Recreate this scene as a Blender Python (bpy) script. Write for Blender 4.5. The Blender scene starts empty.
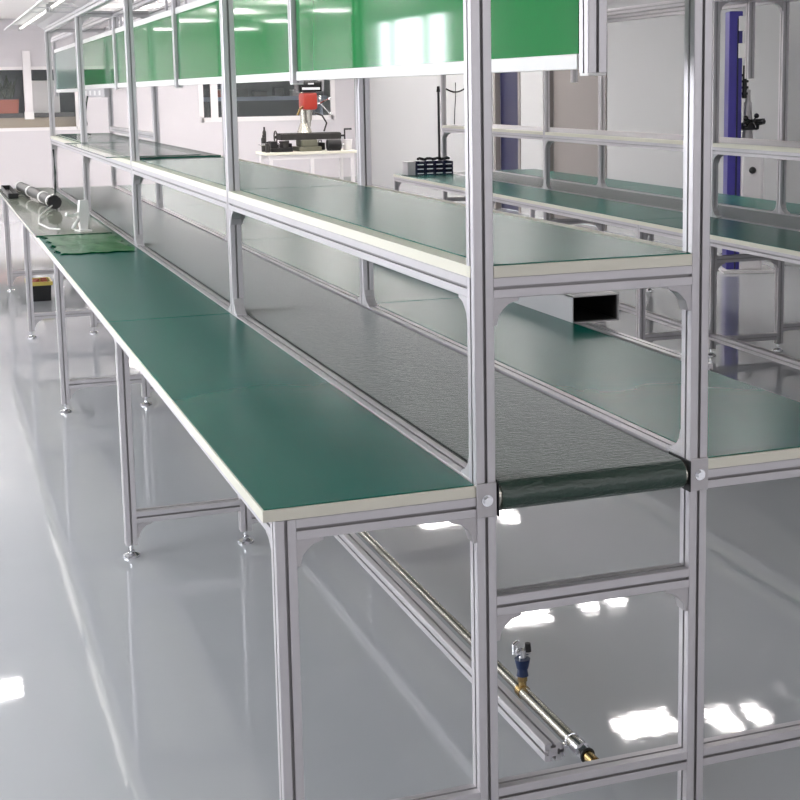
import bpy, bmesh, math, random
from mathutils import Vector, Matrix
random.seed(4)
COL = bpy.context.scene.collection
PI = math.pi

# ------------------------------------------------------------------ materials
def lin(c):
    return tuple(((v/255)/12.92 if v/255 <= .04045 else ((v/255+.055)/1.055)**2.4) for v in c)

def mat(name, rgb, rough=.5, metal=0., coat=0., coat_rough=.05, spec=.5, ior=1.5, noise=0., nscale=8., bump=0., bscale=30., trans=0., alpha=1., aniso=None, sheen=0.):
    m = bpy.data.materials.new(name); m.use_nodes = True
    nt = m.node_tree; b = nt.nodes['Principled BSDF']
    c = lin(rgb)
    b.inputs['Base Color'].default_value = (*c, 1)
    b.inputs['Roughness'].default_value = rough
    b.inputs['Metallic'].default_value = metal
    b.inputs['Coat Weight'].default_value = coat
    b.inputs['Coat Roughness'].default_value = coat_rough
    b.inputs['Specular IOR Level'].default_value = spec
    b.inputs['IOR'].default_value = ior
    b.inputs['Transmission Weight'].default_value = trans
    b.inputs['Alpha'].default_value = alpha
    if sheen: b.inputs['Sheen Weight'].default_value = sheen; b.inputs['Sheen Roughness'].default_value = .35
    tc = nt.nodes.new('ShaderNodeTexCoord')
    if noise:
        n = nt.nodes.new('ShaderNodeTexNoise'); n.inputs['Scale'].default_value = nscale; n.inputs['Detail'].default_value = 4
        r = nt.nodes.new('ShaderNodeMixRGB'); r.blend_type = 'MIX'
        r.inputs[1].default_value = (*[v*(1-noise) for v in c], 1); r.inputs[2].default_value = (*[min(1, v*(1+noise)) for v in c], 1)
        nt.links.new(tc.outputs['Object'], n.inputs['Vector']); nt.links.new(n.outputs['Fac'], r.inputs[0]); nt.links.new(r.outputs[0], b.inputs['Base Color'])
    if bump:
        n2 = nt.nodes.new('ShaderNodeTexNoise'); n2.inputs['Scale'].default_value = bscale; n2.inputs['Detail'].default_value = 3
        mp = nt.nodes.new('ShaderNodeMapping')
        if aniso: mp.inputs['Scale'].default_value = aniso
        bp = nt.nodes.new('ShaderNodeBump'); bp.inputs['Strength'].default_value = bump; bp.inputs['Distance'].default_value = .01
        nt.links.new(tc.outputs['Object'], mp.inputs[0]); nt.links.new(mp.outputs[0], n2.inputs['Vector'])
        nt.links.new(n2.outputs['Fac'], bp.inputs['Height']); nt.links.new(bp.outputs[0], b.inputs['Normal'])
    return m

def emit(name, rgb, s):
    m = bpy.data.materials.new(name); m.use_nodes = True
    nt = m.node_tree; nt.nodes.clear()
    e = nt.nodes.new('ShaderNodeEmission'); o = nt.nodes.new('ShaderNodeOutputMaterial')
    e.inputs[0].default_value = (*lin(rgb), 1); e.inputs[1].default_value = s
    nt.links.new(e.outputs[0], o.inputs[0]); return m

M = {}
M['alu'] = mat('anodised_aluminium', (212, 208, 211), .36, .45, noise=.04, nscale=25)
M['slot'] = mat('shaded_slot_aluminium', (182, 178, 180), .5, .3)  # darker aluminium stands for the shade inside the slots
M['bracket'] = mat('cast_bracket', (202, 198, 200), .5, .35, noise=.06, nscale=60)
M['chrome'] = mat('chrome_steel', (225, 225, 228), .12, 1.)
M['mat'] = mat('green_rubber_mat', (21, 104, 92), .26, spec=.15, noise=.10, nscale=3.5)
M['edge'] = mat('cream_laminate_edge', (236, 232, 216), .45, noise=.03)
M['belt'] = mat('dark_green_belt', (13, 52, 36), .33, ior=1.75, sheen=.42, bump=.45, bscale=40, aniso=(1., 6, 1), noise=.12, nscale=2)
M['black'] = mat('black_plastic', (22, 22, 24), .45)
M['blackg'] = mat('black_gloss', (16, 16, 18), .22)
M['board'] = mat('green_gloss_board', (20, 130, 64), .05, spec=.28, noise=.05, nscale=1.2)
M['board_grey'] = mat('pale_green_board', (118, 150, 138), .15, noise=.05)
M['white'] = mat('white_plastic', (236, 234, 232), .4, noise=.02)
M['whitem'] = mat('white_painted_steel', (232, 228, 228), .4, noise=.02)
M['steel'] = mat('steel_pipe', (196, 193, 182), .22, .9, noise=.05)
M['brass'] = mat('brass', (176, 150, 100), .25, 1.)
M['blue'] = mat('blue_valve_body', (26, 46, 84), .35)
M['zinc'] = mat('grey_sheet_metal', (190, 186, 188), .45, .3, noise=.05)
M['glass'] = mat('clear_acrylic', (232, 244, 238), .02, ior=1.5, alpha=.30)
M['glass_edge'] = mat('green_glass_edge', (22, 78, 60), .1)
M['wglass'] = mat('window_glass', (225, 235, 235), .02, alpha=.05)
M['pale_glare'] = mat('glare_acrylic', (224, 226, 210), .04, ior=1.6, alpha=.55)  # pale reflection on the clear sheet put into its base colour
M['film'] = mat('green_film', (4, 112, 48), .22, spec=.2, bump=.3, bscale=9, noise=.15, nscale=12)
M['purple'] = mat('blue_violet_paint', (58, 50, 142), .35, noise=.08, nscale=6)
M['navy'] = mat('navy_paint', (24, 26, 62), .4, noise=.1, nscale=4)
M['red'] = mat('red_paint', (176, 56, 42), .35, noise=.06)
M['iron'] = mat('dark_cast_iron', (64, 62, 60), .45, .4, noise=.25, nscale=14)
M['olive'] = mat('grey_green_casting', (112, 112, 96), .5, .2, noise=.2, nscale=12)
M['yellow'] = mat('yellow_plastic', (196, 176, 90), .4)
M['terra'] = mat('terracotta_box', (176, 96, 76), .7, noise=.1)
M['leaf'] = mat('dark_leaves', (52, 58, 40), .6, noise=.3)
M['brown'] = mat('tan_counter', (182, 168, 150), .6, noise=.08)
M['darkcount'] = mat('dark_counter', (86, 82, 82), .5, noise=.2)
M['wall'] = mat('white_wall_paint', (208, 204, 207), .7, noise=.015, nscale=.6)
M['wallg'] = mat('grey_wall_paint', (176, 177, 177), .5, noise=.02, nscale=.8)
M['ceil'] = mat('ceiling_paint', (236, 233, 230), .8, noise=.01)
M['door'] = mat('dark_grey_door', (126, 120, 117), .5, noise=.05, nscale=2)
M['windark'] = mat('dim_room_surface', (96, 94, 102), .6, noise=.15, nscale=3)
M['lightblue'] = mat('pale_blue_shelf', (160, 170, 190), .5)
M['cord'] = mat('dark_green_cord', (44, 58, 50), .6)
M['panel'] = emit('led_panel', (255, 250, 248), 22)
M['tube'] = emit('led_tube', (255, 252, 246), 1.6)
M['day'] = emit('daylight_pane', (246, 250, 255), 8.5)
M['front_fill'] = emit('front_fill_glow', (250, 250, 255), 1.5)  # fill glow for the added front windows
M['label'] = mat('white_label', (240, 240, 240), .5)

def floor_mat():
    m = bpy.data.materials.new('grey_epoxy'); m.use_nodes = True
    nt = m.node_tree; b = nt.nodes['Principled BSDF']; N = nt.nodes.new
    tc = N('ShaderNodeTexCoord')
    n = N('ShaderNodeTexNoise'); n.inputs['Scale'].default_value = .9; n.inputs['Detail'].default_value = 5
    r = N('ShaderNodeValToRGB'); r.color_ramp.elements[0].position = .35; r.color_ramp.elements[1].position = .68
    r.color_ramp.elements[0].color = (*lin((180, 183, 188)), 1); r.color_ramp.elements[1].color = (*lin((188, 191, 195)), 1)
    nt.links.new(tc.outputs['Object'], n.inputs['Vector']); nt.links.new(n.outputs['Fac'], r.inputs[0]); nt.links.new(r.outputs[0], b.inputs['Base Color'])
    b.inputs['Roughness'].default_value = .5
    b.inputs['Coat Weight'].default_value = 1.; b.inputs['Coat Roughness'].default_value = .035; b.inputs['Coat IOR'].default_value = 1.75
    n2 = N('ShaderNodeTexNoise'); n2.inputs['Scale'].default_value = 2.6; n2.inputs['Detail'].default_value = 2
    bp = N('ShaderNodeBump'); bp.inputs['Strength'].default_value = .045; bp.inputs['Distance'].default_value = .012
    nt.links.new(tc.outputs['Object'], n2.inputs['Vector']); nt.links.new(n2.outputs['Fac'], bp.inputs['Height'])
    n3 = N('ShaderNodeTexNoise'); n3.inputs['Scale'].default_value = 22; n3.inputs['Detail'].default_value = 3
    b3 = N('ShaderNodeBump'); b3.inputs['Strength'].default_value = .03; b3.inputs['Distance'].default_value = .004
    nt.links.new(tc.outputs['Object'], n3.inputs['Vector']); nt.links.new(n3.outputs['Fac'], b3.inputs['Height']); nt.links.new(bp.outputs[0], b3.inputs['Normal'])
    nt.links.new(b3.outputs[0], b.inputs['Coat Normal'])
    return m
M['floor'] = floor_mat()

# ------------------------------------------------------------------ object helpers
def link(name, bm, ms, parent=None, smooth=False, label=None):
    me = bpy.data.meshes.new(name)
    bmesh.ops.recalc_face_normals(bm, faces=bm.faces)
    bm.to_mesh(me); bm.free()
    if not isinstance(ms, (list, tuple)): ms = [ms]
    for m in ms: me.materials.append(m)
    if smooth:
        for p in me.polygons: p.use_smooth = True
        try: me.set_sharp_from_angle(angle=math.radians(38))
        except Exception: pass
    o = bpy.data.objects.new(name, me); COL.objects.link(o)
    if parent: o.parent = parent
    if label: o['label'] = label
    return o

def thing(name, label, cat, loc=(0, 0, 0), rot=0, group=None):
    o = bpy.data.objects.new(name, None); COL.objects.link(o); o.empty_display_size = .1
    o.location = loc; o.rotation_euler = (0, 0, rot)
    o['label'] = label; o['category'] = cat
    if group: o['group'] = group
    return o

def tag(o, label, cat, group=None):
    o['label'] = label; o['category'] = cat
    if group: o['group'] = group
    return o

def struct(o):
    o['kind'] = 'structure'; return o

def box(bm, a, b, bev=0., mi=0):
    x0, y0, z0 = a; x1, y1, z1 = b
    n0 = len(bm.faces)
    r = bmesh.ops.create_cube(bm, size=1)
    M4 = Matrix.Translation(((x0+x1)/2, (y0+y1)/2, (z0+z1)/2)) @ Matrix.Diagonal((abs(x1-x0), abs(y1-y0), abs(z1-z0), 1))
    bmesh.ops.transform(bm, matrix=M4, verts=r['verts'])
    fs = set(f for v in r['verts'] for f in v.link_faces)
    for f in fs: f.material_index = mi
    if bev:
        es = list(set(e for v in r['verts'] for e in v.link_edges))
        rr = bmesh.ops.bevel(bm, geom=es, offset=bev, segments=2, profile=.6, affect='EDGES')
        for f in rr['faces']: f.material_index = mi
    return bm

def cyl(bm, p0, p1, r, r2=None, seg=16, mi=0):
    p0 = Vector(p0); p1 = Vector(p1); d = p1-p0
    q = Vector((0, 0, 1)).rotation_difference(d).to_matrix().to_4x4()
    res = bmesh.ops.create_cone(bm, cap_ends=True, segments=seg, radius1=r, radius2=r if r2 is None else r2, depth=d.length)
    bmesh.ops.transform(bm, matrix=Matrix.Translation((p0+p1)/2) @ q, verts=res['verts'])
    for f in set(f for v in res['verts'] for f in v.link_faces): f.material_index = mi
    return bm

def tubepath(bm, pts, r, seg=8, mi=0):
    pts = [Vector(p) for p in pts]
    rings = []
    for i, p in enumerate(pts):
        d = (pts[min(i+1, len(pts)-1)]-pts[max(i-1, 0)]).normalized()
        q = Vector((0, 0, 1)).rotation_difference(d)
        rings.append([bm.verts.new(p + q @ Vector((r*math.cos(2*PI*k/seg), r*math.sin(2*PI*k/seg), 0))) for k in range(seg)])
    for a, b in zip(rings, rings[1:]):
        for k in range(seg):
            f = bm.faces.new((a[k], a[(k+1) % seg], b[(k+1) % seg], b[k])); f.material_index = mi
    bm.faces.new(rings[0][::-1]); bm.faces.new(rings[-1])
    return bm

def ring(bm, c, axis, r, t, seg=24, sub=8, mi=0):
    c = Vector(c); q = Vector((0, 0, 1)).rotation_difference(Vector(axis))
    vs = []
    for i in range(seg):
        a = 2*PI*i/seg; row = []
        for j in range(sub):
            b = 2*PI*j/sub
            p = Vector(((r+t*math.cos(b))*math.cos(a), (r+t*math.cos(b))*math.sin(a), t*math.sin(b)))
            row.append(bm.verts.new(c+q @ p))
        vs.append(row)
    for i in range(seg):
        for j in range(sub):
            f = bm.faces.new((vs[i][j], vs[(i+1) % seg][j], vs[(i+1) % seg][(j+1) % sub], vs[i][(j+1) % sub])); f.material_index = mi
    return bm

def prism(bm, pts, axis, a, b, mi=0):
    """polygon pts (u,v) extruded along axis from a to b. axis 'x': (y,z); 'y': (x,z); 'z': (x,y)"""
    def P(u, v, w):
        return {'x': (w, u, v), 'y': (u, w, v), 'z': (u, v, w)}[axis]
    A = [bm.verts.new(P(u, v, a)) for u, v in pts]; B = [bm.verts.new(P(u, v, b)) for u, v in pts]
    n = len(pts)
    fs = [bm.faces.new(A), bm.faces.new(B[::-1])]
    for i in range(n): fs.append(bm.faces.new((A[i], B[i], B[(i+1) % n], A[(i+1) % n])))
    for f in fs: f.material_index = mi
    return bm

# T-slot profile cross-section 40 x 40: four slots
def section():
    H = .020; s = .0032; d = .010; w = .0065; c = .0012
    q = [(H-c, H), (s, H), (s, H-.004), (w, H-.004), (w, H-d), (0, H-d)]           # right half of the upper side, from corner inward
    side = [(H-c, H, 0), (s, H, 0), (s, H-.004, 1), (w, H-.004, 1), (w, H-d, 1), (-w, H-d, 1), (-w, H-.004, 1), (-s, H-.004, 1), (-s, H, 0), (-(H-c), H, 0)]
    pts = []
    for k in range(4):
        a = k*PI/2
        for x, y, m in side: pts.append((x*math.cos(a)-y*math.sin(a), x*math.sin(a)+y*math.cos(a), m))
    return pts
SEC = section()
def profile(bm, p0, p1):
    """extruded slotted aluminium along a world axis"""
    p0 = Vector(p0); p1 = Vector(p1); d = (p1-p0)
    ax = max(range(3), key=lambda i: abs(d[i]))
    def P(u, v, w):
        o = [0, 0, 0]; o[ax] = w; o[(ax+1) % 3] = u; o[(ax+2) % 3] = v; return Vector(o)
    base = p0.copy(); base[ax] = 0
    A = [bm.verts.new(base+P(u, v, p0[ax])) for u, v, m in SEC]; B = [bm.verts.new(base+P(u, v, p1[ax])) for u, v, m in SEC]
    n = len(SEC)
    bm.faces.new(A); bm.faces.new(B[::-1])
    for i in range(n):
        f = bm.faces.new((A[i], B[i], B[(i+1) % n], A[(i+1) % n]))
        if SEC[i][2] or SEC[(i+1) % n][2]: f.material_index = 1
    return bm
def prof(name, p0, p1, parent, label=None):
    bm = bmesh.new(); profile(bm, p0, p1)
    return link(name, bm, [M['alu'], M['slot']], parent, label=label)

def gusset(parent, corner, du, dv, s=.052, w=.034):
    """corner bracket at `corner` (point on the inside corner); du, dv are the axis directions of its two legs"""
    du = Vector(du); dv = Vector(dv); n = du.cross(dv)
    bm = bmesh.new(); t = .006
    poly = [(0, 0), (s, 0), (s, t), (s*.62, s*.22), (s*.40, s*.40), (s*.22, s*.62), (t, s), (0, s)]
    c = Vector(corner)
    A = [bm.verts.new(c+du*u+dv*v-n*w/2) for u, v in poly]; B = [bm.verts.new(c+du*u+dv*v+n*w/2) for u, v in poly]
    k = len(poly); bm.faces.new(A); bm.faces.new(B[::-1])
    for i in range(k): bm.faces.new((A[i], B[i], B[(i+1) % k], A[(i+1) % k]))
    return link('corner_bracket', bm, M['bracket'], parent)

def foot(x, y, parent):
    bm = bmesh.new()
    cyl(bm, (x, y, 0), (x, y, .008), .029, .028, 24)
    cyl(bm, (x, y, .008), (x, y, .016), .027, .012, 24)
    cyl(bm, (x, y, .014), (x, y, .024), .011, .011, 6)
    cyl(bm, (x, y, .02), (x, y, .05), .0065, None, 12)
    return link('levelling_foot', bm, M['chrome'], parent, smooth=True)

def joint_plate(x, y, z, parent):
    bm = bmesh.new()
    box(bm, (x-.022, y-.005, z-.034), (x+.020, y, z+.034), .002)
    p = link('joint_plate', bm, M['bracket'], parent)
    bm = bmesh.new(); cyl(bm, (x, y-.004, z), (x, y-.007, z), .0115, None, 20); cyl(bm, (x, y-.006, z), (x, y-.013, z), .0085, None, 6)
    link('bolt', bm, M['chrome'], p)
    return p

T = .819; S = 1.243; TOP = 2.08

# ------------------------------------------------------------------ one assembly line
def line(root, Ys, xL, W, xR, Ls=None, end_over=0., topcut=True, left_from=0, lights=True, fronts=True):
    n = len(Ys)
    if Ls is None: Ls = Ys
    rz = T-.045     # side table rail
    cz = .80        # conveyor rail
    sz = S-.045     # shelf rail
    def up(name, x, y, z1, r=root):
        o = prof(name, (x, y, .044), (x, y, z1), r); foot(x, y, o); return o
    for i, y in enumerate(Ys):
        up('post', 0, y, TOP+.02); up('post', W, y, TOP+.02)
        up('table_leg', xL, Ls[i], rz+.0195); up('table_leg', xR, y, rz+.0195)
        # transverse members
        bz = .169 if (i == 0 and fronts) else .14
        prof('crossbeam', (xL+.02, Ls[i], bz), (-.02, Ls[i], bz), root) if abs(Ls[i]-y) < .01 else prof('crossbeam', (xL+.02, Ls[i], bz), (-.02, Ls[i], bz), root)
        prof('crossbeam', (.02, y, .169 if i == 0 else .09), (W-.02, y, .169 if i == 0 else .09), root)
        prof('crossbeam', (W+.02, y, bz), (xR-.02, y, bz), root)
        prof('crossbeam', (xL+.02, Ls[i], rz), (-.02, Ls[i], rz), root)
        prof('crossbeam', (W+.02, y, rz), (xR-.02, y, rz), root)
        prof('crossbeam', (.02, y, .5685), (W-.02, y, .5685), root)
        prof('crossbeam', (.02, y, sz), (W-.02, y, sz), root)
        prof('crossbeam', (.02, y, TOP), (W-.02, y, TOP), root)
        # gussets under transverse members
        for (xa, sgn) in ((.02, 1), (W-.02, -1)):
            gusset(root, (xa, y, sz-.02), (sgn, 0, 0), (0, 0, -1))
            gusset(root, (xa, y, .5685-.02), (sgn, 0, 0), (0, 0, -1))
        gusset(root, (xL+.02, Ls[i], rz-.02), (1, 0, 0), (0, 0, -1))
        gusset(root, (xL+.02, Ls[i], bz-.02), (1, 0, 0), (0, 0, -1))
        gusset(root, (-.02, y, rz-.02), (-1, 0, 0), (0, 0, -1))
        gusset(root, (W-.02, y, TOP-.02), (-1, 0, 0), (0, 0, -1))
        gusset(root, (.02, y, TOP-.02), (1, 0, 0), (0, 0, -1))
        for xx in (0, W):
            if i < n-1:
                gusset(root, (xx, y+.02, cz+.02), (0, 1, 0), (0, 0, 1))
                gusset(root, (xx, y+.02, sz-.02), (0, 1, 0), (0, 0, -1))
            if i > 0:
                gusset(root, (xx, y-.02, cz+.02), (0, -1, 0), (0, 0, 1))
                gusset(root, (xx, y-.02, sz-.02), (0, -1, 0), (0, 0, -1))
    for i in range(n-1):
        a, b = Ys[i]+.02, Ys[i+1]-.02
        for xx in (0, W):
            prof('rail', (xx, a, cz), (xx, b, cz), root)
            prof('rail', (xx, a, sz), (xx, b, sz), root)
            prof('rail', (xx, a, TOP), (xx, b, TOP), root)
    for i in range(n-1):
        prof('rail', (xL, Ls[i]+.02, rz), (xL, Ls[i+1]-.02, rz), root)
        prof('rail', (xR, Ys[i]+.02, rz), (xR, Ys[i+1]-.02, rz), root)
        gusset(root, (xL, Ls[i]+.02, rz-.02), (0, 1, 0), (0, 0, -1))

ordw = ['nearest', 'second', 'third', 'fourth', 'fifth']

def board(name, x0, x1, y0, y1, ztop, matx0, matx1, th=.025, mname='work_mat'):
    """laminated panel with a green mat laid on it; local origin at its centre"""
    bm = bmesh.new(); box(bm, (x0, y0+.0008, ztop-th), (x1, y1-.0008, ztop-.002), .0015)
    p = bm
    bm2 = bmesh.new(); box(bm2, (matx0, y0+.003, ztop-.0025), (matx1, y1-.003, ztop), .0006)
    return p, bm2

def tabletop(x0, x1, y0, y1, parent_line, label, group, inset=.003):
    r = thing('tabletop', label, 'tabletop', parent_line @ Vector(((x0+x1)/2, (y0+y1)/2, T-.025)), LROT, group)
    w = (x1-x0)/2; l = (y1-y0)/2
    bm = bmesh.new(); box(bm, (-w, -l+.0006, .0003), (w, l-.0006, .0225), .001)
    link('panel', bm, M['edge'], r)
    bm = bmesh.new(); box(bm, (-w+inset, -l+.004, .0225), (w-inset, l-.004, .025), .0008)
    link('work_mat', bm, M['mat'], r)
    return r

def shelf(W, y0, y1, parent_line, label, group, plain=False):
    cx = W/2
    r = thing('shelf_board', label, 'shelf', parent_line @ Vector((cx, (y0+y1)/2, S-.025)), LROT, group)
    l = (y1-y0)/2
    bm = bmesh.new()
    # board notched round the posts: outline polygon
    o = W/2+.02; i_ = W/2-.0205; n = .0205
    pts = [(-i_, -l), (i_, -l), (i_, -l+n), (o, -l+n), (o, l-n), (i_, l-n), (i_, l), (-i_, l), (-i_, l-n), (-o, l-n), (-o, -l+n), (-i_, -l+n)]
    prism(bm, pts, 'z', .0003, .0225)
    link('panel', bm, M['edge'], r)
    bm = bmesh.new(); box(bm, (-i_+.001, -l+.004, .0225), (i_-.001, l-.004, .025), .0008)
    link('laminate_top' if plain else 'work_mat', bm, M['zinc'] if plain else M['mat'], r)
    return r

def belt_unit(W, y0, y1, LM, label):
    r = thing('conveyor_belt', label, 'conveyor', LM @ Vector((W/2, y0, 0)), LROT)
    w = W/2-.032; L = y1-y0; zc = .787; rad = .030
    pts = []
    for k in range(17):
        a = PI/2+PI*k/16; pts.append((rad*math.cos(a)+rad, zc+rad*math.sin(a)))
    for k in range(17):
        a = -PI/2+PI*k/16; pts.append((L-rad+rad*math.cos(a), zc+rad*math.sin(a)))
    bm = bmesh.new()
    inn = [((u-L/2)*(1-.004/(L/2))+L/2, zc+(v-zc)*(1-.0035/rad)) for u, v in pts]
    ra, rb, ia, ib = [], [], [], []
    for (u, v), (p, q) in zip(pts, inn):
        ra.append(bm.verts.new((-w, u, v))); rb.append(bm.verts.new((w, u, v)))
        ia.append(bm.verts.new((-w, p, q))); ib.append(bm.verts.new((w, p, q)))
    n = len(pts)
    for i in range(n):
        j = (i+1) % n
        bm.faces.new((ra[i], rb[i], rb[j], ra[j])); bm.faces.new((ia[i], ia[j], ib[j], ib[i]))
        bm.faces.new((ra[i], ra[j], ia[j], ia[i])); bm.faces.new((rb[i], ib[i], ib[j], rb[j]))
    link('belt', bm, M['belt'], r, smooth=True)
    for yy in (rad, L-rad):
        bm = bmesh.new(); cyl(bm, (-w-.006, yy, zc), (w+.006, yy, zc), rad-.0045, None, 24); cyl(bm, (-w-.013, yy, zc), (w+.013, yy, zc), .008, None, 12)
        link('roller', bm, M['steel'], r, smooth=True)
    for s in (-1, 1):
        bm = bmesh.new(); box(bm, (s*(w+.0075), .0, zc-.034), (s*(w+.0105), .09, zc+.031), .002)
        link('bearing_plate', bm, M['black'], r)
    bm = bmesh.new(); box(bm, (-w+.01, .07, zc+.018), (w-.01, L-.07, zc+.0245))
    link('slider_bed', bm, M['zinc'], r)
    return r

# =================================================================== LINE ONE (near)
LROT = 0.
LM = Matrix.Identity(4)
D = [0, 2.279, 4.649, 6.98, 9.35]
xL, W, xR = -.397, .467, .925
line1 = thing('assembly_line_frame', 'near slotted aluminium assembly line frame with tall posts standing on the grey floor', 'frame')
line(line1, D, xL, W, xR)
joint_plate(0, -.02, .787, line1); joint_plate(W, -.02, .787, line1)
# low conduit rail down the middle of the frame
prof('rail', (.235, .19, .13), (.235, 9.3, .13), line1, label='low rail under the conveyor')
# rail on the outer side of the right table carrying the duct
prof('rail', (xR+.075, .85, .795), (xR+.075, 9.35, .795), line1)
# raised rail at the far end of shelf
prof('rail', (W, D[3]+.02, 1.285), (W, D[4]-.02, 1.285), line1)
# middle top rail that carries the hangers, and its hangers
HX = W/2
for i in range(4): prof('rail', (HX, D[i]+.02, TOP), (HX, D[i+1]-.02, TOP), line1)
prof('rail', (HX, D[4]+.02, TOP), (HX, 11.6, TOP), line1)
for i in range(5):
    hx = HX+(.004 if i == 0 else 0); h = prof('hanger_post', (hx, D[i], 1.60), (hx, D[i], TOP-.0205), line1)
    bm = bmesh.new(); box(bm, (hx-.019, D[i]-.019, 1.594), (hx+.019, D[i]+.019, 1.5995), .001); link('end_cap', bm, M['white'], h)
prof('hanger_post', (HX, 11.48, 1.55), (HX, 11.48, TOP-.0205), line1)

for i in range(4):
    tabletop(xL-.042, -.0205, D[i]-(.02 if i == 0 else 0), D[i+1]+(.02 if i == 3 else 0), LM,
             ['nearest green work surface left of the near conveyor, completely bare',
              'second green work surface from the front, left of the near conveyor, bare',
              'third green work surface on the left, with crumpled green film on it',
              'farthest green work surface on the left, under the black tube and dark tray'][i], 'left work surfaces')
    tabletop(W+.0205, .955, D[i]-(.02 if i == 0 else 0), D[i+1]+(.02 if i == 3 else 0), LM,
             ['nearest green work surface on the right of the near conveyor, beside the grey duct',
              'second green work surface from the front on the right of the near conveyor',
              'third green work surface on the right of the near conveyor, seen below the shelf',
              'farthest green work surface on the right of the near conveyor'][i], 'right work surfaces')
    shelf(W, D[i]-(.02 if i == 0 else 0), D[i+1]+(.02 if i == 3 else 0), LM,
          ['nearest cream-edged green shelf board above the near conveyor',
           'second cream-edged green shelf board from the front, above the near conveyor',
           'third green shelf board, under the dark-edged glass sheet on the near line',
           'farthest shelf board of the near line, at the leftmost thin posts'][i], 'shelf boards over the near conveyor')
belt_unit(W, -.028, 9.36, LM, 'long dark green conveyor belt with silvery sheen running down the near line')

# green display boards
for i in range(5):
    if i < 4:
        y0, y1, zb, zt = D[i]+(.045 if i == 0 else .03), D[i+1]-.03, 1.607, 1.985
    else:
        y0, y1, zb, zt = D[4]+.03, 11.45, 1.585, 1.985
    lab = ['nearest glossy green hanging board, with a bright window mirrored in it',
           'second glossy green board from the front, hung over the near conveyor',
           'third glossy green board, hung between the second and third hangers',
           'fourth green board, the last of the saturated green ones on the near line',
           'pale grey green board hung at the far end beyond the frame'][i]
    t = thing('display_board', lab, 'board', (HX, y0, zb), 0, 'boards hung over the near conveyor')
    L = y1-y0; H = zt-zb
    bm = bmesh.new(); box(bm, (-.004, .004, .026), (.004, L-.004, H-.026)); link('board_panel', bm, M['board'] if i < 4 else M['board_grey'], t)
    bm = bmesh.new(); box(bm, (-.009, 0, 0), (.009, L, .030), .002); link('bottom_trim', bm, M['white'], t)
    bm = bmesh.new(); box(bm, (-.009, 0, H-.03), (.009, L, H), .002); link('top_trim', bm, M['white'], t)
    for yy in ((.25, L-.25)):
        bm = bmesh.new(); box(bm, (-.006, yy-.012, H-.001), (.006, yy+.012, TOP-.0205-zb)); link('hanging_tab', bm, M['alu'], t)

# lamp hoods over the left tables
for i in range(4):
    y0, y1 = D[i]+.06, (D[i+1]-.06 if i < 3 else 9.95)
    t = thing('lamp_hood', ['nearest white overhead lamp hood above the left work surface', 'second white overhead lamp hood above the left work surface',
              'third white overhead lamp hood above the left work surface', 'farthest white overhead lamp hood, its open end in view at the upper left'][i], 'lamp', (-.13, y0, TOP+.022), 0, 'lamp hoods over the left side')
    L = y1-y0
    bm = bmesh.new(); prism(bm, [(-.165, 0), (-.165, .012), (-.10, .05), (.10, .05), (.165, .012), (.165, 0), (.158, 0), (.095, .043), (-.095, .043), (-.158, 0)], 'y', 0, L)
    link('hood', bm, M['whitem'], t)
    bm = bmesh.new(); cyl(bm, (-.04, .08, .012), (-.04, L-.08, .012), .009, None, 14); link('lamp_tube', bm, M['tube'], t, smooth=True)
    for yy in (.05, L-.05):
        bm = bmesh.new(); box(bm, (-.055, yy-.02, -.006), (-.025, yy+.02, .043), .003); link('lamp_holder', bm, M['zinc'], t)
    for yy in (.2, L-.2):
        bm = bmesh.new(); box(bm, (-.14, yy-.02, 0), (.14, yy+.02, .004)); link('support_arm', bm, M['alu'], t)

# transparent sheets on the shelf and left table, film
def sheet(name, label, cat, x0, x1, y0, y1, z, th, rot=0, m='glass'):
    t = thing(name, label, cat, ((x0+x1)/2, (y0+y1)/2, z), rot)
    w, l = (x1-x0)/2, (y1-y0)/2
    bm = bmesh.new(); box(bm, (-w, -l, 0), (w, l, th)); link('pane', bm, M[m], t)
    bm = bmesh.new()
    for a, b in (((-w-.001, -l-.001, .0005), (w+.001, -l+.004, th-.0005)), ((-w-.001, -l, .0005), (-w+.004, l, th-.0005)), ((w-.004, -l, .0005), (w+.001, l, th-.0005)), ((-w, l-.004, .0005), (w, l+.001, th-.0005))): box(bm, a, b)
    link('polished_edge', bm, M['glass_edge'], t)
    return t
sheet('acrylic_sheet', 'clear acrylic sheet with dark green edge lying on the far part of the shelf', 'sheet', .026, .440, 4.70, 9.30, S+.0005, .010)
sheet('acrylic_sheet', 'thin clear sheet overhanging the left edge of the shelf between two posts', 'sheet', -.13, .34, 4.72, 6.93, S+.0115, .005)
sheet('acrylic_sheet', 'clear glossy sheet lying on the far left work surface in front of the black tube', 'sheet', -.45, -.055, 5.28, 9.30, T+.0005, .010, m='pale_glare')
bm = bmesh.new()
nx, ny = 14, 26
def fz(u, v): return .004+.006*abs(math.sin(u*7+v*5))*math.sin(v*PI)+.003*math.sin(u*19+v*11)**2
g = [[[bm.verts.new((-.175+.35*u/nx+.012*math.sin(v*.9), -.46+.9*v/ny+.015*math.sin(u*1.3), k*.0012+fz(u/nx, v/ny))) for u in range(nx+1)] for v in range(ny+1)] for k in (0, 1)]
for v in range(ny):
    for u in range(nx):
        bm.faces.new((g[1][v][u], g[1][v][u+1], g[1][v+1][u+1], g[1][v+1][u])); bm.faces.new((g[0][v][u], g[0][v+1][u], g[0][v+1][u+1], g[0][v][u+1]))
for v in range(ny):
    for u in (0, nx): bm.faces.new((g[0][v][u], g[0][v+1][u], g[1][v+1][u], g[1][v][u]))
for u in range(nx):
    for v in (0, ny): bm.faces.new((g[0][v][u], g[0][v][u+1], g[1][v][u+1], g[1][v][u]))
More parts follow.
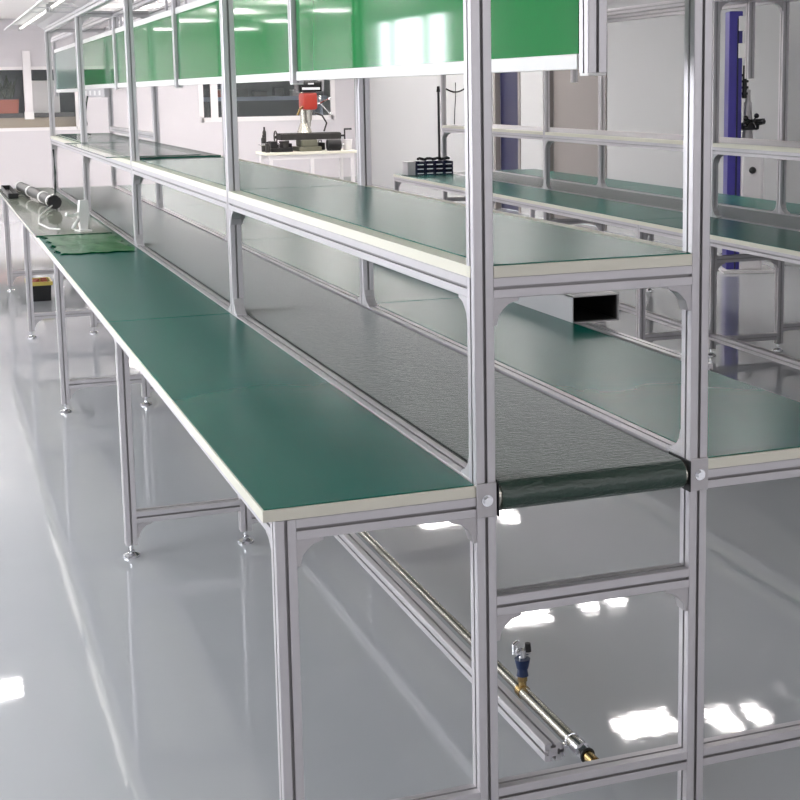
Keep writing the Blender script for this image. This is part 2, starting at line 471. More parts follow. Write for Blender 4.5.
o = link('film_sheet', bm, M['film'], smooth=True); o.location = (-.235, 4.83, T)
tag(o, 'crumpled glossy green film lying on the left work surface before the clear sheet', 'film')

# white forked upright shape on the acrylic
t = thing('forked_shape', 'white forked upright shape standing on the clear sheet at the far left', 'holder', (-.19, 5.42, T+.0105), .25)
bm = bmesh.new(); box(bm, (-.035, -.045, 0), (.035, .045, .008), .003); link('foot_plate', bm, M['white'], t)
bm = bmesh.new(); prism(bm, [(-.018, .008), (.018, .008), (.034, .10), (.028, .17), (-.016, .17), (-.028, .09)], 'y', -.016, .016); bd = link('body', bm, M['white'], t, smooth=True)
bm = bmesh.new(); tubepath(bm, [(-.02, 0, .10), (-.06, -.01, .085), (-.10, -.02, .10)], .011); link('fork_arm', bm, M['white'], bd, smooth=True)
bm = bmesh.new(); tubepath(bm, [(-.02, 0, .07), (-.05, -.02, .045), (-.07, -.03, .02)], .011); link('fork_arm', bm, M['white'], bd, smooth=True)

# black tube
t = thing('tube_roll', 'black ribbed tube with white rings lying across the far left work surface', 'tube')
p0 = Vector((-.215, 7.02, .8805)); p1 = Vector((-.315, 8.76, .8805)); d = (p1-p0).normalized()
bm = bmesh.new(); cyl(bm, p0, p1, .036, None, 24)
link('tube_body', bm, M['iron'], t, smooth=True)
for f in (.02, .25, .62, .97):
    bm = bmesh.new(); c = p0.lerp(p1, f); cyl(bm, c-d*.028, c+d*.028, .0405, None, 24); link('white_ring', bm, M['white'], t, smooth=True)
bm = bmesh.new(); cyl(bm, p0-d*.07, p0, .045, .043, 24); cyl(bm, p0-d*.078, p0-d*.068, .03, .03, 20)
for k in range(8):
    a = k*PI/4; q = Vector((0, 0, 1)).rotation_difference(d); e = q @ Vector((math.cos(a)*.043, math.sin(a)*.043, 0)); cyl(bm, p0-d*.065+e, p0-d*.01+e, .005, None, 6)
link('end_cap', bm, M['blackg'], t, smooth=True)
bm = bmesh.new(); tubepath(bm, [p0+Vector((-.01, -.06, -.02)), p0+Vector((-.06, -.25, -.033)), p0+Vector((-.14, -.7, -.033)), p0+Vector((-.18, -1.2, -.033)), p0+Vector((-.15, -1.55, -.033)), p0+Vector((-.10, -1.62, -.033))], .005)
link('lead', bm, M['white'], t, smooth=True)
# dark tray
t = thing('parts_tray', 'dark low tray on the farthest left work surface beside the black tube', 'tray', (-.375, 8.62, T+.0105), 0)
bm = bmesh.new(); box(bm, (-.06, -.5, 0), (.01, .5, .012), .003); link('tray_base', bm, M['blackg'], t)
bm = bmesh.new()
for a, b in (((-.06, -.5, .012), (-.054, .5, .04)), ((.004, -.5, .012), (.01, .5, .04)), ((-.054, -.5, .012), (.004, -.49, .04)), ((-.054, .49, .012), (.004, .5, .04))): box(bm, a, b)
link('tray_rim', bm, M['black'], t)

# grey trunking + cord under the far boards
t = thing('socket_trunking', 'grey socket trunking fixed below the fourth green board', 'trunking', (HX, 7.6, 1.545))
bm = bmesh.new(); box(bm, (-.02, 0, 0), (.02, 1.45, .0605), .004); link('trunking_body', bm, M['zinc'], t)
for k in range(4):
    bm = bmesh.new(); box(bm, (-.0225, .2+.3*k, .014), (-.0195, .3+.3*k, .048), .001); link('socket', bm, M['white'], t)
bm = bmesh.new(); tubepath(bm, [(-.03, .95, .01), (-.05, .96, -.1), (-.045, .97, -.2), (-.06, .95, -.268), (-.02, .96, -.281)], .007); link('cord', bm, M['cord'], t, smooth=True)
# cord hanging on through the frame to the floor
bm = bmesh.new(); tubepath(bm, [(-.09, 8.3, 1.17), (-.085, 8.31, 1.0), (-.09, 8.3, .90), (-.095, 8.28, .845), (-.10, 8.2, .8382), (-.11, 8.0, .8382)], .0075)
tag(link('hanging_cable', bm, M['cord'], smooth=True), 'thin dark green cord hanging from the far shelf down to the work surface', 'cord')

# grey duct
t = thing('cable_duct', 'open ended grey rectangular duct beside the right work surface under the shelf', 'duct', (xR+.105, 1.6, .816))
x0, x1, z0, z1, L = -.080, .088, 0, .088, 2.2
bm = bmesh.new()
for a, b in (((x0, 0, z0), (x1, L, z0+.003)), ((x0, 0, z1-.003), (x1, L, z1)), ((x0, 0, z0), (x0+.003, L, z1)), ((x1-.003, 0, z0), (x1, L, z1))): box(bm, a, b)
link('duct_shell', bm, M['zinc'], t)
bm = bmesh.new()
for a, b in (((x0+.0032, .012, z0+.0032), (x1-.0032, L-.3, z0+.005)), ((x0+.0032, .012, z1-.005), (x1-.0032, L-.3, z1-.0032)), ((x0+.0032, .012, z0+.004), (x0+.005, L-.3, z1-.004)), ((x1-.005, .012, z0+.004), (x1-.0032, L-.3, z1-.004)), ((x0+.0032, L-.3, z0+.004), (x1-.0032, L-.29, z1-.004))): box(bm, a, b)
link('duct_shade', bm, M['iron'], t)  # dark sheets standing in for the shade inside the duct

# air pipe, valve
t = thing('air_pipe', 'steel compressed air pipe with blue valve running low under the near conveyor', 'pipe')
px, pz = .280, .150
bm = bmesh.new(); cyl(bm, (px, .46, pz), (px, 9.2, pz), .012, None, 20); cyl(bm, (px, .14, pz), (px, .465, pz), .0150, None, 20)
link('pipe_run', bm, M['steel'], t, smooth=True)
bm = bmesh.new(); cyl(bm, (px, .452, pz), (px, .476, pz), .0165, None, 20); cyl(bm, (px, .464, pz), (px, .464, pz+.035), .0095, None, 16); cyl(bm, (px, .464, pz+.026), (px, .464, pz+.042), .0115, None, 6)
link('tee_fitting', bm, M['brass'], t, smooth=True)
v = bmesh.new(); cyl(v, (px, .464, pz+.040), (px, .464, pz+.060), .0145, .011, 16); cyl(v, (px, .464, pz+.058), (px, .464, pz+.082), .014, .019, 16)
v = link('valve_body', v, M['blue'], t, smooth=True)
bm = bmesh.new(); cyl(bm, (px, .464, pz+.082), (px, .464, pz+.104), .010, None, 14); cyl(bm, (px-.016, .464, pz+.096), (px+.018, .464, pz+.096), .007, None, 12)
link('valve_neck', bm, M['chrome'], v, smooth=True)
bm = bmesh.new(); tubepath(bm, [(px-.004, .464, pz+.105), (px-.016, .462, pz+.112), (px-.024, .46, pz+.100), (px-.024, .458, pz+.122), (px-.012, .46, pz+.128)], .0045)
link('lever', bm, M['chrome'], v, smooth=True)
bm = bmesh.new(); cyl(bm, (px+.014, .464, pz+.098), (px+.014, .464, pz+.118), .009, .007, 12); link('knob', bm, M['black'], v, smooth=True)
bm = bmesh.new(); cyl(bm, (px, .135, pz), (px, .165, pz), .018, None, 20); cyl(bm, (px, .118, pz), (px, .137, pz), .0165, None, 6)
link('coupling', bm, M['chrome'], t, smooth=True)
bm = bmesh.new(); ring(bm, (px, .112, pz), (0, 1, 0), .0145, .0032)
link('hose_clamp', bm, M['black'], t, smooth=True)
bm = bmesh.new(); ring(bm, (px, .06, pz), (0, 1, 0), .0095, .003)
cyl(bm, (px, .075, pz), (px, .118, pz), .0125, None, 18); cyl(bm, (px, .062, pz), (px, .078, pz), .0095, .0105, 18)
link('hose_tail', bm, M['brass'], t, smooth=True)
bm = bmesh.new(); cyl(bm, (px, .0595, pz), (px, .0615, pz), .0075, None, 16); link('bore', bm, M['black'], t)
for yy in (.19, 1.9, 3.6, 5.3, 7.0, 8.7):
    bm = bmesh.new(); ring(bm, (px, yy, pz), (0, 1, 0), .0145, .0035); box(bm, (.2555, yy-.008, pz-.012), (px-.012, yy+.008, pz-.006)); box(bm, (.2552, yy-.012, pz-.03), (.2585, yy+.012, pz-.004))
    link('pipe_clamp', bm, M['chrome'], t, smooth=True)

# bin with yellow rim under the far table
t = thing('storage_bin', 'black bin with a yellow rim on the floor under the far left work surface', 'bin', (-.215, 8.78, 0))
bm = bmesh.new()
prism(bm, [(-.075, 0), (.075, 0), (.085, .13), (.079, .13), (.069, .006), (-.069, .006), (-.079, .13), (-.085, .13)], 'y', -.13, .13)
for s in (-1, 1): box(bm, (-.078, s*.13-.003, .003), (.078, s*.13+.003, .13))
link('bin_body', bm, M['black'], t)
bm = bmesh.new()
for a, b in (((-.095, -.142, .12), (.095, -.125, .15)), ((-.095, .125, .12), (.095, .142, .15)), ((-.095, -.125, .12), (-.078, .125, .15)), ((.078, -.125, .12), (.095, .125, .15))): box(bm, a, b, .004)
link('bin_rim', bm, M['yellow'], t)
bm = bmesh.new()
for k in range(26):
    x, y = random.uniform(-.055, .055), random.uniform(-.1, .1); box(bm, (x-.02, y-.015, .02+.08*random.random()), (x+.02, y+.015, .115+.03*random.random()), .003)
tag(link('scrap_parts', bm, M['terra']), 'reddish brown scraps heaped inside the yellow rimmed bin', 'scraps'); bpy.data.objects['scrap_parts'].location = (-.215, 8.78, 0.008); bpy.data.objects['scrap_parts']['kind'] = 'stuff'

# =================================================================== LINE TWO (far right)
LROT = -math.radians(2.0)
TOP = 2.05
LM = Matrix.Translation((3.35, 7.12, 0)) @ Matrix.Rotation(LROT, 4, 'Z')
Y2 = [-4.95, -2.52, 0, 2.44]
xL2, W2, xR2 = -.455, .445, .855
line2 = thing('assembly_line_frame', 'far slotted aluminium assembly line frame standing by the grey right wall', 'frame', (3.35, 7.12, 0), LROT)
line(line2, Y2, xL2, W2, xR2, fronts=False)
for i in range(3): prof('rail', (W2/2, Y2[i]+.02, TOP), (W2/2, Y2[i+1]-.02, TOP), line2)
for i in (0, 1, 2, 3):
    prof('hanger_post', (W2/2, Y2[i], 1.60), (W2/2, Y2[i], TOP-.0205), line2)
# low side rail
prof('rail', (.02+.0, Y2[0]+.02, .16), (.02+.0, Y2[3]-.02, .16), line2) if False else None
for i in range(3):
    prof('rail', (W2/2, Y2[i]+.02, .13) if False else (0, Y2[i]+.02, .12), (0, Y2[i+1]-.02, .12), line2)
    tabletop(xL2-.035, -.0205, Y2[i], Y2[i+1]-(.03 if i == 2 else 0), LM,
             ['near side green work surface of the far line at the photo right edge', 'middle green work surface on the near side of the far line',
              'green work surface at the far line end, with blue parts boxes on it'][i], 'near side work surfaces of the far line')
    tabletop(W2+.0205, xR2+.03, Y2[i], Y2[i+1], LM,
             ['green work surface along the right wall nearest the camera', 'green work surface along the right wall, behind the far conveyor middle',
              'green work surface along the right wall at its distant end'][i], 'wall side work surfaces of the far line')
    shelf(W2, Y2[i], Y2[i+1], LM,
          ['shelf board of the far line nearest the camera, at the right edge of the photo', 'middle shelf board of the far line', 'most distant shelf board of the far line'][i], 'shelf boards over the far conveyor', plain=True)
    bm = bmesh.new()
belt_unit(W2, Y2[0]-.028, Y2[3]+.01, LM, 'dark conveyor belt of the far line seen edge on between white rails')
# dark cable tray hung beneath near side table of far line
for (ya, yb, lab) in ((-2.2, -1.6, 'black power strip clipped under the middle of the far line table'), (1.35, 2.0, 'black power strip clipped under the far line table by the blue boxes')):
    t = thing('power_strip', lab, 'power strip', LM @ Vector((xL2+.06, (ya+yb)/2, T-.08)), LROT)
    l = (yb-ya)/2
    bm = bmesh.new(); box(bm, (-.025, -l, 0), (.025, l, .035), .004); link('strip_body', bm, M['black'], t)
    for k in range(4):
        bm = bmesh.new(); box(bm, (-.0275, -l+.08+k*l*.45, .008), (-.0245, -l+.13+k*l*.45, .028)); link('socket', bm, M['label'], t)
    for s in (-1, 1):
        bm = bmesh.new(); box(bm, (-.01, s*l*.7-.01, .034), (.01, s*l*.7+.01, .0549), 0); link('clip', bm, M['alu'], t)

# parts boxes
bx0 = LM @ Vector((-.30, 1.82, T))
rowname = ['bottom', 'middle', 'top']; colname = ['first column by the grey box', 'second column', 'third column', 'fourth column beside the black pole']
for c in range(4):
    for r_ in range(3):
        t = thing('parts_box', f'blue violet parts box with white label, {rowname[r_]} of the {colname[c]}', 'box',
                  LM @ Vector((-.330+.0865*c, 2.10, T+.0005+.0385*r_)), LROT, 'blue parts boxes on the far line')
        bm = bmesh.new()
        for a, b in (((-.041, 0, 0), (.041, .16, .003)), ((-.041, 0, .003), (-.038, .16, .037)), ((.038, 0, .003), (.041, .16, .037)), ((-.038, .157, .003), (.038, .16, .037)), ((-.038, 0, .003), (.038, .003, .026))): box(bm, a, b)
        link('box_shell', bm, M['navy'], t)
        bm = bmesh.new(); box(bm, (-.028, -.0015, .010), (.028, 0, .018)); link('label_strip', bm, M['label'], t)
t = thing('component_box', 'plain grey box left of the blue parts boxes on the far line', 'box', LM @ Vector((-.412, 2.10, T+.0005)), LROT)
bm = bmesh.new(); box(bm, (-.035, 0, 0), (.035, .16, .105), .004); link('carton', bm, M['zinc'], t)
bm = bmesh.new(); box(bm, (-.037, -.002, .105), (.037, .162, .118), .002); link('lid', bm, M['zinc'], t)
bm = bmesh.new()
pts = []
for k in range(14): pts.append(((LM @ Vector((-.33+.29*k/13, 2.18+.02*math.sin(k*2), T+.137+.006*math.sin(k*1.7))))))
tubepath(bm, pts, .013)
tag(link('cable_bundle', bm, M['black'], smooth=True), 'black cable bundle lying on top of the blue parts boxes', 'cable')

# black pole and hook by far line end
t = thing('tool_stand', 'thin black pole standing on the far line table beside the blue boxes', 'stand', LM @ Vector((-.085, 2.32, T)), LROT)
bm = bmesh.new(); cyl(bm, (0, 0, 0), (0, 0, .012), .026, None, 20); link('base', bm, M['black'], t)
bm = bmesh.new(); cyl(bm, (0, 0, .012), (0, 0, .72), .011, None, 12); link('pole', bm, M['black'], t, smooth=True)
bm = bmesh.new(); cyl(bm, (0, 0, .72), (0, 0, .77), .018, .012, 12); link('pole_tip', bm, M['blackg'], t, smooth=True)
hk = LM @ Vector((.09, 2.36, 0))
t = thing('tool_hanger', 'black curved hook bar on a thin cord hanging in the far line', 'hanger', (hk.x, hk.y, 0))
bm = bmesh.new(); tubepath(bm, [(-.09+.18*k/10, 0, 1.565-.03*math.cos((k-5)/5*PI/2)) for k in range(11)], .008); link('hook_bar', bm, M['blackg'], t, smooth=True)
bm = bmesh.new(); tubepath(bm, [(.0, 0, 1.62), (.0, 0, 1.5), (-.01, 0, 1.36), (-.015, 0, S+.004)], .004); link('cord', bm, M['black'], t, smooth=True)

# =================================================================== machines
# blue column machine by right wall
t = thing('drilling_machine', 'tall blue column machine with white body and black handwheel beside the right wall', 'machine', (5.36, 7.80, 0), -.35)
bm = bmesh.new(); box(bm, (-.09, -.14, 0), (.34, .20, .025), .006); link('base', bm, M['whitem'], t)
bm = bmesh.new(); box(bm, (-.055, -.06, .025), (.055, .12, 2.16), .008); link('column', bm, M['purple'], t)
bm = bmesh.new(); box(bm, (.01, -.068, .03), (.022, -.0602, 2.1)); link('column_seam', bm, M['navy'], t)
for z in (2.0, 1.78):
    bm = bmesh.new(); box(bm, (.02, -.085, z), (.085, -.0602, z+.12), .004); link('switch_box', bm, M['white'], t)
bm = bmesh.new(); box(bm, (.056, -.10, .025), (.24, .16, 1.10), .02); link('body', bm, M['whitem'], t)
bm = bmesh.new(); cyl(bm, (.12, 0, 1.10), (.12, 0, 1.42), .045, .03, 20); cyl(bm, (.12, 0, 1.42), (.12, 0, 1.52), .02, None, 12); link('spindle', bm, M['zinc'], t, smooth=True)
bm = bmesh.new(); cyl(bm, (.09, -.0, 1.45), (.09, -.0, 1.72), .022, .015, 10)
for z in (1.48, 1.53, 1.58, 1.63): cyl(bm, (.09, 0, z), (.09, 0, z+.02), .032, .032, 10)
link('motor', bm, M['black'], t, smooth=True)
w_ = bmesh.new(); cyl(w_, (.08, -.05, 1.24), (.25, -.05, 1.26), .035, .025, 14); box(w_, (.058, -.10, 1.19), (.20, .05, 1.25), .02)
w_ = link('tool_head', w_, M['black'], t, smooth=True)
for k in range(5):
    a = k*1.2566; bm = bmesh.new(); e = Vector((.14+.08*math.cos(a), -.13, 1.26+.05*math.sin(a))); cyl(bm, (.14, -.11, 1.26), e, .007, None, 8); bmesh.ops.create_icosphere(bm, subdivisions=2, radius=.022, matrix=Matrix.Translation(e)); link('handle', bm, M['blackg'], w_, smooth=True)
bm = bmesh.new(); bmesh.ops.create_icosphere(bm, subdivisions=2, radius=.03, matrix=Matrix.Translation((.14, -.125, .86))); link('clamp_knob', bm, M['black'], t, smooth=True)
t = thing('wall_cabinet', 'blue violet wall cabinet at the upper right corner of the photo', 'cabinet', (5.997, 6.75, 2.25), 0)
bm = bmesh.new(); box(bm, (-.25, -.6, 0), (0, .55, .5), .005); link('cabinet_body', bm, M['purple'], t)
bm = bmesh.new(); box(bm, (-.268, -.59, .01), (-.2505, -.03, .49), .003); dd = link('cabinet_door', bm, M['purple'], t)
bm = bmesh.new(); box(bm, (-.285, -.08, .15), (-.268, -.06, .3), .003); link('handle', bm, M['chrome'], dd)
bm = bmesh.new(); box(bm, (-.268, -.02, .01), (-.2505, .54, .49), .003); dd = link('cabinet_door', bm, M['purple'], t)
bm = bmesh.new(); box(bm, (-.285, 0, .15), (-.268, .02, .3), .003); link('handle', bm, M['chrome'], dd)

# bench with milling drill
BY = 15.8
t = thing('work_bench', 'pale steel framed bench against the back wall under the drill', 'bench', (3.78, BY, 0), 0)
bm = bmesh.new(); box(bm, (-.62, -.32, .74), (.62, .32, .775), .004); link('bench_top', bm, M['edge'], t)
for sx in (-.55, .55):
    for sy in (-.27, .27):
        bm = bmesh.new(); box(bm, (sx-.022, sy-.022, 0), (sx+.022, sy+.022, .74), .003); link('leg', bm, M['whitem'], t)
bm = bmesh.new(); box(bm, (-.022, -.292, 0), (.022, -.248, .74), .003); link('leg', bm, M['whitem'], t)
for sy in (-.27, .27):
    bm = bmesh.new(); box(bm, (-.528, sy-.018, .68), (.528, sy+.018, .7395)); link('apron', bm, M['whitem'], t)
    
t = thing('milling_drill', 'bench milling drill with red head and black sign plate on the bench', 'machine', (3.80, BY-.02, .7752), 0)
bm = bmesh.new(); box(bm, (-.17, -.2, 0), (.13, .22, .06), .01); box(bm, (-.13, -.16, .06), (.09, .16, .15), .015); link('base', bm, M['olive'], t)
bm = bmesh.new(); box(bm, (-.40, -.13, .15), (.42, .13, .23), .006)
for k in (-.08, 0, .08): box(bm, (-.42, k-.012, .225), (.42, k+.012, .238))
xt = link('cross_table', bm, M['iron'], t)
bm = bmesh.new(); cyl(bm, (.42, 0, .19), (.50, 0, .19), .014, None, 10); box(bm, (.495, -.01, .06), (.512, .01, .285), .003); cyl(bm, (.50, 0, .275), (.60, 0, .275), .013, None, 10); link('crank_handle', bm, M['black'], xt, smooth=True)
bm = bmesh.new(); ring(bm, (-.44, 0, .19), (1, 0, 0), .08, .01); cyl(bm, (-.46, 0, .19), (-.42, 0, .19), .02, None, 12); link('handwheel', bm, M['iron'], xt, smooth=True)
bm = bmesh.new(); cyl(bm, (-.03, .06, .15), (-.03, .06, .80), .05, None, 24); cyl(bm, (-.03, .06, .239), (-.03, .06, .36), .10, .06, 24); link('column', bm, M['steel'], t, smooth=True)
hd = bmesh.new(); box(hd, (-.09, -.17, .54), (.10, .12, .765), .035); hd = link('drill_head', hd, M['red'], t, smooth=True)
bm = bmesh.new(); cyl(bm, (0, -.1, .40), (0, -.1, .54), .03, .045, 18); cyl(bm, (0, -.1, .32), (0, -.1, .40), .014, .022, 14); link('spindle', bm, M['steel'], hd, smooth=True)
for k in range(3):
    a = .6+k*2.094; bm = bmesh.new(); e = Vector((.20+.05*k, -.05+.16*math.cos(a), .62+.14*math.sin(a))); tubepath(bm, [(.10, -.05, .62), (.16, -.05, .62), e], .011); bmesh.ops.create_icosphere(bm, subdivisions=2, radius=.022, matrix=Matrix.Translation(e)); link('feed_lever', bm, M['chrome'], hd, smooth=True)
bm = bmesh.new(); tubepath(bm, [(-.06, -.1, .60), (-.13, -.12, .55), (-.17, -.13, .47)], .014); link('clamp_lever', bm, M['brass'], hd, smooth=True)
bm = bmesh.new(); box(bm, (-.14, -.18, .772), (.16, .14, .915), .015); mo = link('motor_cover', bm, M['blackg'], t, smooth=True)
bm = bmesh.new(); box(bm, (-.11, -.184, .800), (.13, -.1805, .832)); box(bm, (-.03, -.184, .868), (.05, -.1805, .888)); link('name_plate', bm, M['label'], mo)
bm = bmesh.new(); box(bm, (.163, -.10, .78), (.21, .05, .93), .008); link('switch_box', bm, M['zinc'], mo)
bm = bmesh.new(); tubepath(bm, [(.10, 0, .5), (.2, 0, .46), (.26, 0, .36), (.22, 0, .25)], .012); link('coolant_hose', bm, M['iron'], t, smooth=True)

t = thing('bench_vice', 'black cast machine vice on the bench left of the drill', 'vice', (3.40, BY-.10, .7752), .1)
bm = bmesh.new(); box(bm, (-.16, -.1, 0), (.14, .1, .05), .008); box(bm, (-.15, -.08, .05), (-.06, .08, .14), .01); link('vice_body', bm, M['black'], t)
bm = bmesh.new(); box(bm, (.01, -.08, .05), (.09, .08, .14), .01); link('moving_jaw', bm, M['iron'], t)
bm = bmesh.new(); cyl(bm, (-.28, 0, .1), (.0, 0, .1), .014, None, 10); cyl(bm, (-.27, -.07, .1), (-.27, .07, .1), .008, None, 8); link('screw', bm, M['chrome'], t, smooth=True)
for k, (x, y, h, r_) in enumerate(((3.20, BY-.22, .14, .03), (3.21, BY+.05, .22, .028), (3.27, BY+.24, .32, .024))):
    t = thing('spray_can', ['short dark can at the left end of the bench', 'dark can behind the vice, middle one', 'tallest dark can behind the vice near the drill'][k], 'can', (x, y, .7752), 0, 'cans on the back bench')
    bm = bmesh.new(); cyl(bm, (0, 0, 0), (0, 0, h*.8), r_, None, 16); cyl(bm, (0, 0, h*.8), (0, 0, h*.88), r_, r_*.5, 16); link('can_body', bm, M['iron'], t, smooth=True)
    bm = bmesh.new(); cyl(bm, (0, 0, h*.88), (0, 0, h), r_*.5, None, 12); link('cap', bm, M['black'], t, smooth=True)
t = thing('motor_unit', 'dark rounded motor housing on the bench right of the drill base', 'motor', (4.10, BY-.2, .7752), 0)
bm = bmesh.new(); cyl(bm, (-.09, 0, .08), (.09, 0, .08), .07, None, 24); box(bm, (-.08, -.05, 0), (.08, .05, .03)); link('housing', bm, M['black'], t, smooth=True)
bm = bmesh.new(); cyl(bm, (.09, 0, .08), (.14, 0, .08), .015, None, 12); link('shaft', bm, M['chrome'], t, smooth=True)
for k, (x, y, w, h, lab) in enumerate(((3.34, BY+.11, .08, .10, 'black tool case behind the vice on the back bench'), (3.56, BY+.17, .05, .10, 'dark tool case between the vice and the drill base'), (4.00, BY+.12, .045, .10, 'small dark case at the foot of the drill'))):
    t = thing('tool_case', lab, 'case', (x, y, .7752), .1*k)
    bm = bmesh.new(); box(bm, (-w, -.06, 0), (w, .06, h), .012); link('case_body', bm, M['black'], t)
    bm = bmesh.new(); tubepath(bm, [(-w*.5, 0, h-.002), (-w*.45, 0, h+.03), (w*.45, 0, h+.03), (w*.5, 0, h-.002)], .007); link('carry_handle', bm, M['iron'], t, smooth=True)
t = thing('tub', 'small white tub on the right end of the back bench', 'tub', (4.30, BY-.15, .7752), 0)
bm = bmesh.new(); cyl(bm, (0, 0, 0), (0, 0, .13), .055, .065, 20); link('tub_body', bm, M['white'], t, smooth=True)
bm = bmesh.new(); cyl(bm, (0, 0, .13), (0, 0, .142), .069, None, 20); link('lid', bm, M['whitem'], t, smooth=True)

# =================================================================== room shell
XL_, XR_, YB, YF, ZC = -4.0, 6.0, 21.0, -6.0, 2.75
def slab(name, a, b, m):
    bm = bmesh.new(); box(bm, a, b); return struct(link(name, bm, m))
slab('floor', (XL_-.2, YF, -.1), (XR_+.2, YB+2.2, 0), M['floor'])
slab('ceiling', (XL_-.2, YF, ZC), (XR_+.2, YB+2.2, ZC+.1), M['ceil'])
# back wall with two window openings
def wall_with_holes(name, axis, at, th, u0, u1, z0, z1, holes, m):
    """axis 'x': wall spans x at y=at..at+th; 'y': wall spans y at x=at..at+th"""
    us = sorted(set([u0, u1]+[h[0] for h in holes]+[h[1] for h in holes])); zs = sorted(set([z0, z1]+[h[2] for h in holes]+[h[3] for h in holes]))
    bm = bmesh.new()
    def inside(u, z): return any(h[0] < u < h[1] and h[2] < z < h[3] for h in holes)
    for a, b in zip(us, us[1:]):
        for c, d_ in zip(zs, zs[1:]):
            if inside((a+b)/2, (c+d_)/2): continue
            if axis == 'x': box(bm, (a, at, c), (b, at+th, d_))
            else: box(bm, (at, a, c), (at+th, b, d_))
    return struct(link(name, bm, m))
WA = (-1.6, 1.36, 1.02, 1.98); WB = (3.36, 5.62, 1.105, 1.78)
wall_with_holes('wall_back', 'x', YB, .12, XL_, XR_, 0, ZC, [WA, WB], M['wall'])
dn = [(12.05, 14.0)]
wall_with_holes('wall_right', 'y', XR_, .15, YF, YB+2.1, 0, ZC, [(11.45, 12.95, 0, 2.1), (13.82, 14.60, 0, 2.1)], M['wallg'])
LW = [(12.25, 14.9, 1.0, 2.45), (4.2, 6.9, 1.0, 2.45), (.2, 2.9, 1.0, 2.45)]
wall_with_holes('wall_left', 'y', XL_-.15, .15, YF, YB+2.1, 0, ZC, LW, M['wall'])
slab('wall_far_room', (XL_, YB+2.0, 0), (XR_, YB+2.1, ZC), M['windark'])
wall_with_holes('wall_front', 'x', YF-.12, .12, XL_-.15, XR_+.15, 0, ZC, [(-3.4, -.6, .9, 2.5), (0, 2.8, .9, 2.5), (3.2, 5.6, .9, 2.5)], M['wall'])
# doors in right wall
def door(n, y0, y1, m, hx):
    bm = bmesh.new(); box(bm, (XR_+.06, y0+.03, 0.01), (XR_+.11, y1-.03, 2.07), .003)
    d_ = struct(link('door_%d' % n, bm, m))
    bm = bmesh.new(); box(bm, (XR_+.03, hx-.06, 1.0), (XR_+.06, hx+.06, 1.03), .004); link('door_handle', bm, M['chrome'], d_)
    bm = bmesh.new()
    for a, b in (((XR_-.01, y0-.05, 0), (XR_+.06, y0+.02, 2.15)), ((XR_-.01, y1-.02, 0), (XR_+.06, y1+.05, 2.15)), ((XR_-.01, y0+.02, 2.06), (XR_+.06, y1-.02, 2.15))): box(bm, a, b)
    link('door_frame', bm, M['door'], d_)
door(1, 11.45, 12.95, M['door'], 11.7); door(2, 13.82, 14.60, M['navy'], 14.0)
# windows: frame + pane
def window_y(n, x, y0, y1, z0, z1, mull, pane_m):
    bm = bmesh.new()
    for a, b in (((x-.02, y0, z0), (x+.03, y0+.05, z1)), ((x-.02, y1-.05, z0), (x+.03, y1, z1)), ((x-.02, y0, z0), (x+.03, y1, z0+.05)), ((x-.02, y0, z1-.05), (x+.03, y1, z1))): box(bm, a, b)
    for mu in mull: box(bm, (x-.02, mu-.06, z0), (x+.03, mu+.06, z1))
    w = struct(link('window_%d' % n, bm, M['windark'] if n == 3 else M['whitem']))
    bm = bmesh.new(); box(bm, (x-.05, y0+.01, z0+.01), (x-.04, y1-.01, z1-.01)); link('window_pane', bm, pane_m, w)
for k, h in enumerate(LW): window_y(3+k, XL_-.06, *h, [h[0]+.8, h[1]-.62], M['day'])
def window_x(n, y, x0, x1, z0, z1, pane=None, fw=.05):
    bm = bmesh.new()
    for a, b in (((x0-fw*.5, y-.03, z0-fw*.5), (x0+fw*.5, y+.03, z1+fw*.5)), ((x1-fw*.5, y-.03, z0-fw*.5), (x1+fw*.5, y+.03, z1+fw*.5)), ((x0, y-.03, z0-fw*.5), (x1, y+.03, z0+fw*.5)), ((x0, y-.03, z1-fw*.5), (x1, y+.03, z1+fw*.5))): box(bm, a, b)
    w = struct(link('window_%d' % n, bm, M['whitem']))
    bm = bmesh.new(); box(bm, (x0+.02, y+.0, z0+.02), (x1-.02, y+.008, z1-.02)); link('window_pane', bm, M['wglass'] if pane is None else pane, w)
    return w
window_x(1, YB+.02, *WA); window_x(2, YB+.02, *WB, fw=.075)
bm = bmesh.new(); box(bm, (3.52, YB-.01, 1.14), (3.64, YB+.03, 1.74)); link('mullion', bm, M['whitem'], bpy.data.objects['window_2'])
k = 20
for (a, b) in ((-3.4, -.6), (0, 2.8), (3.2, 5.6)):
    window_x(k, YF-.06, a, b, .9, 2.5, pane=M['front_fill']); k += 1  # unseen windows added behind the camera, glowing panes give fill light
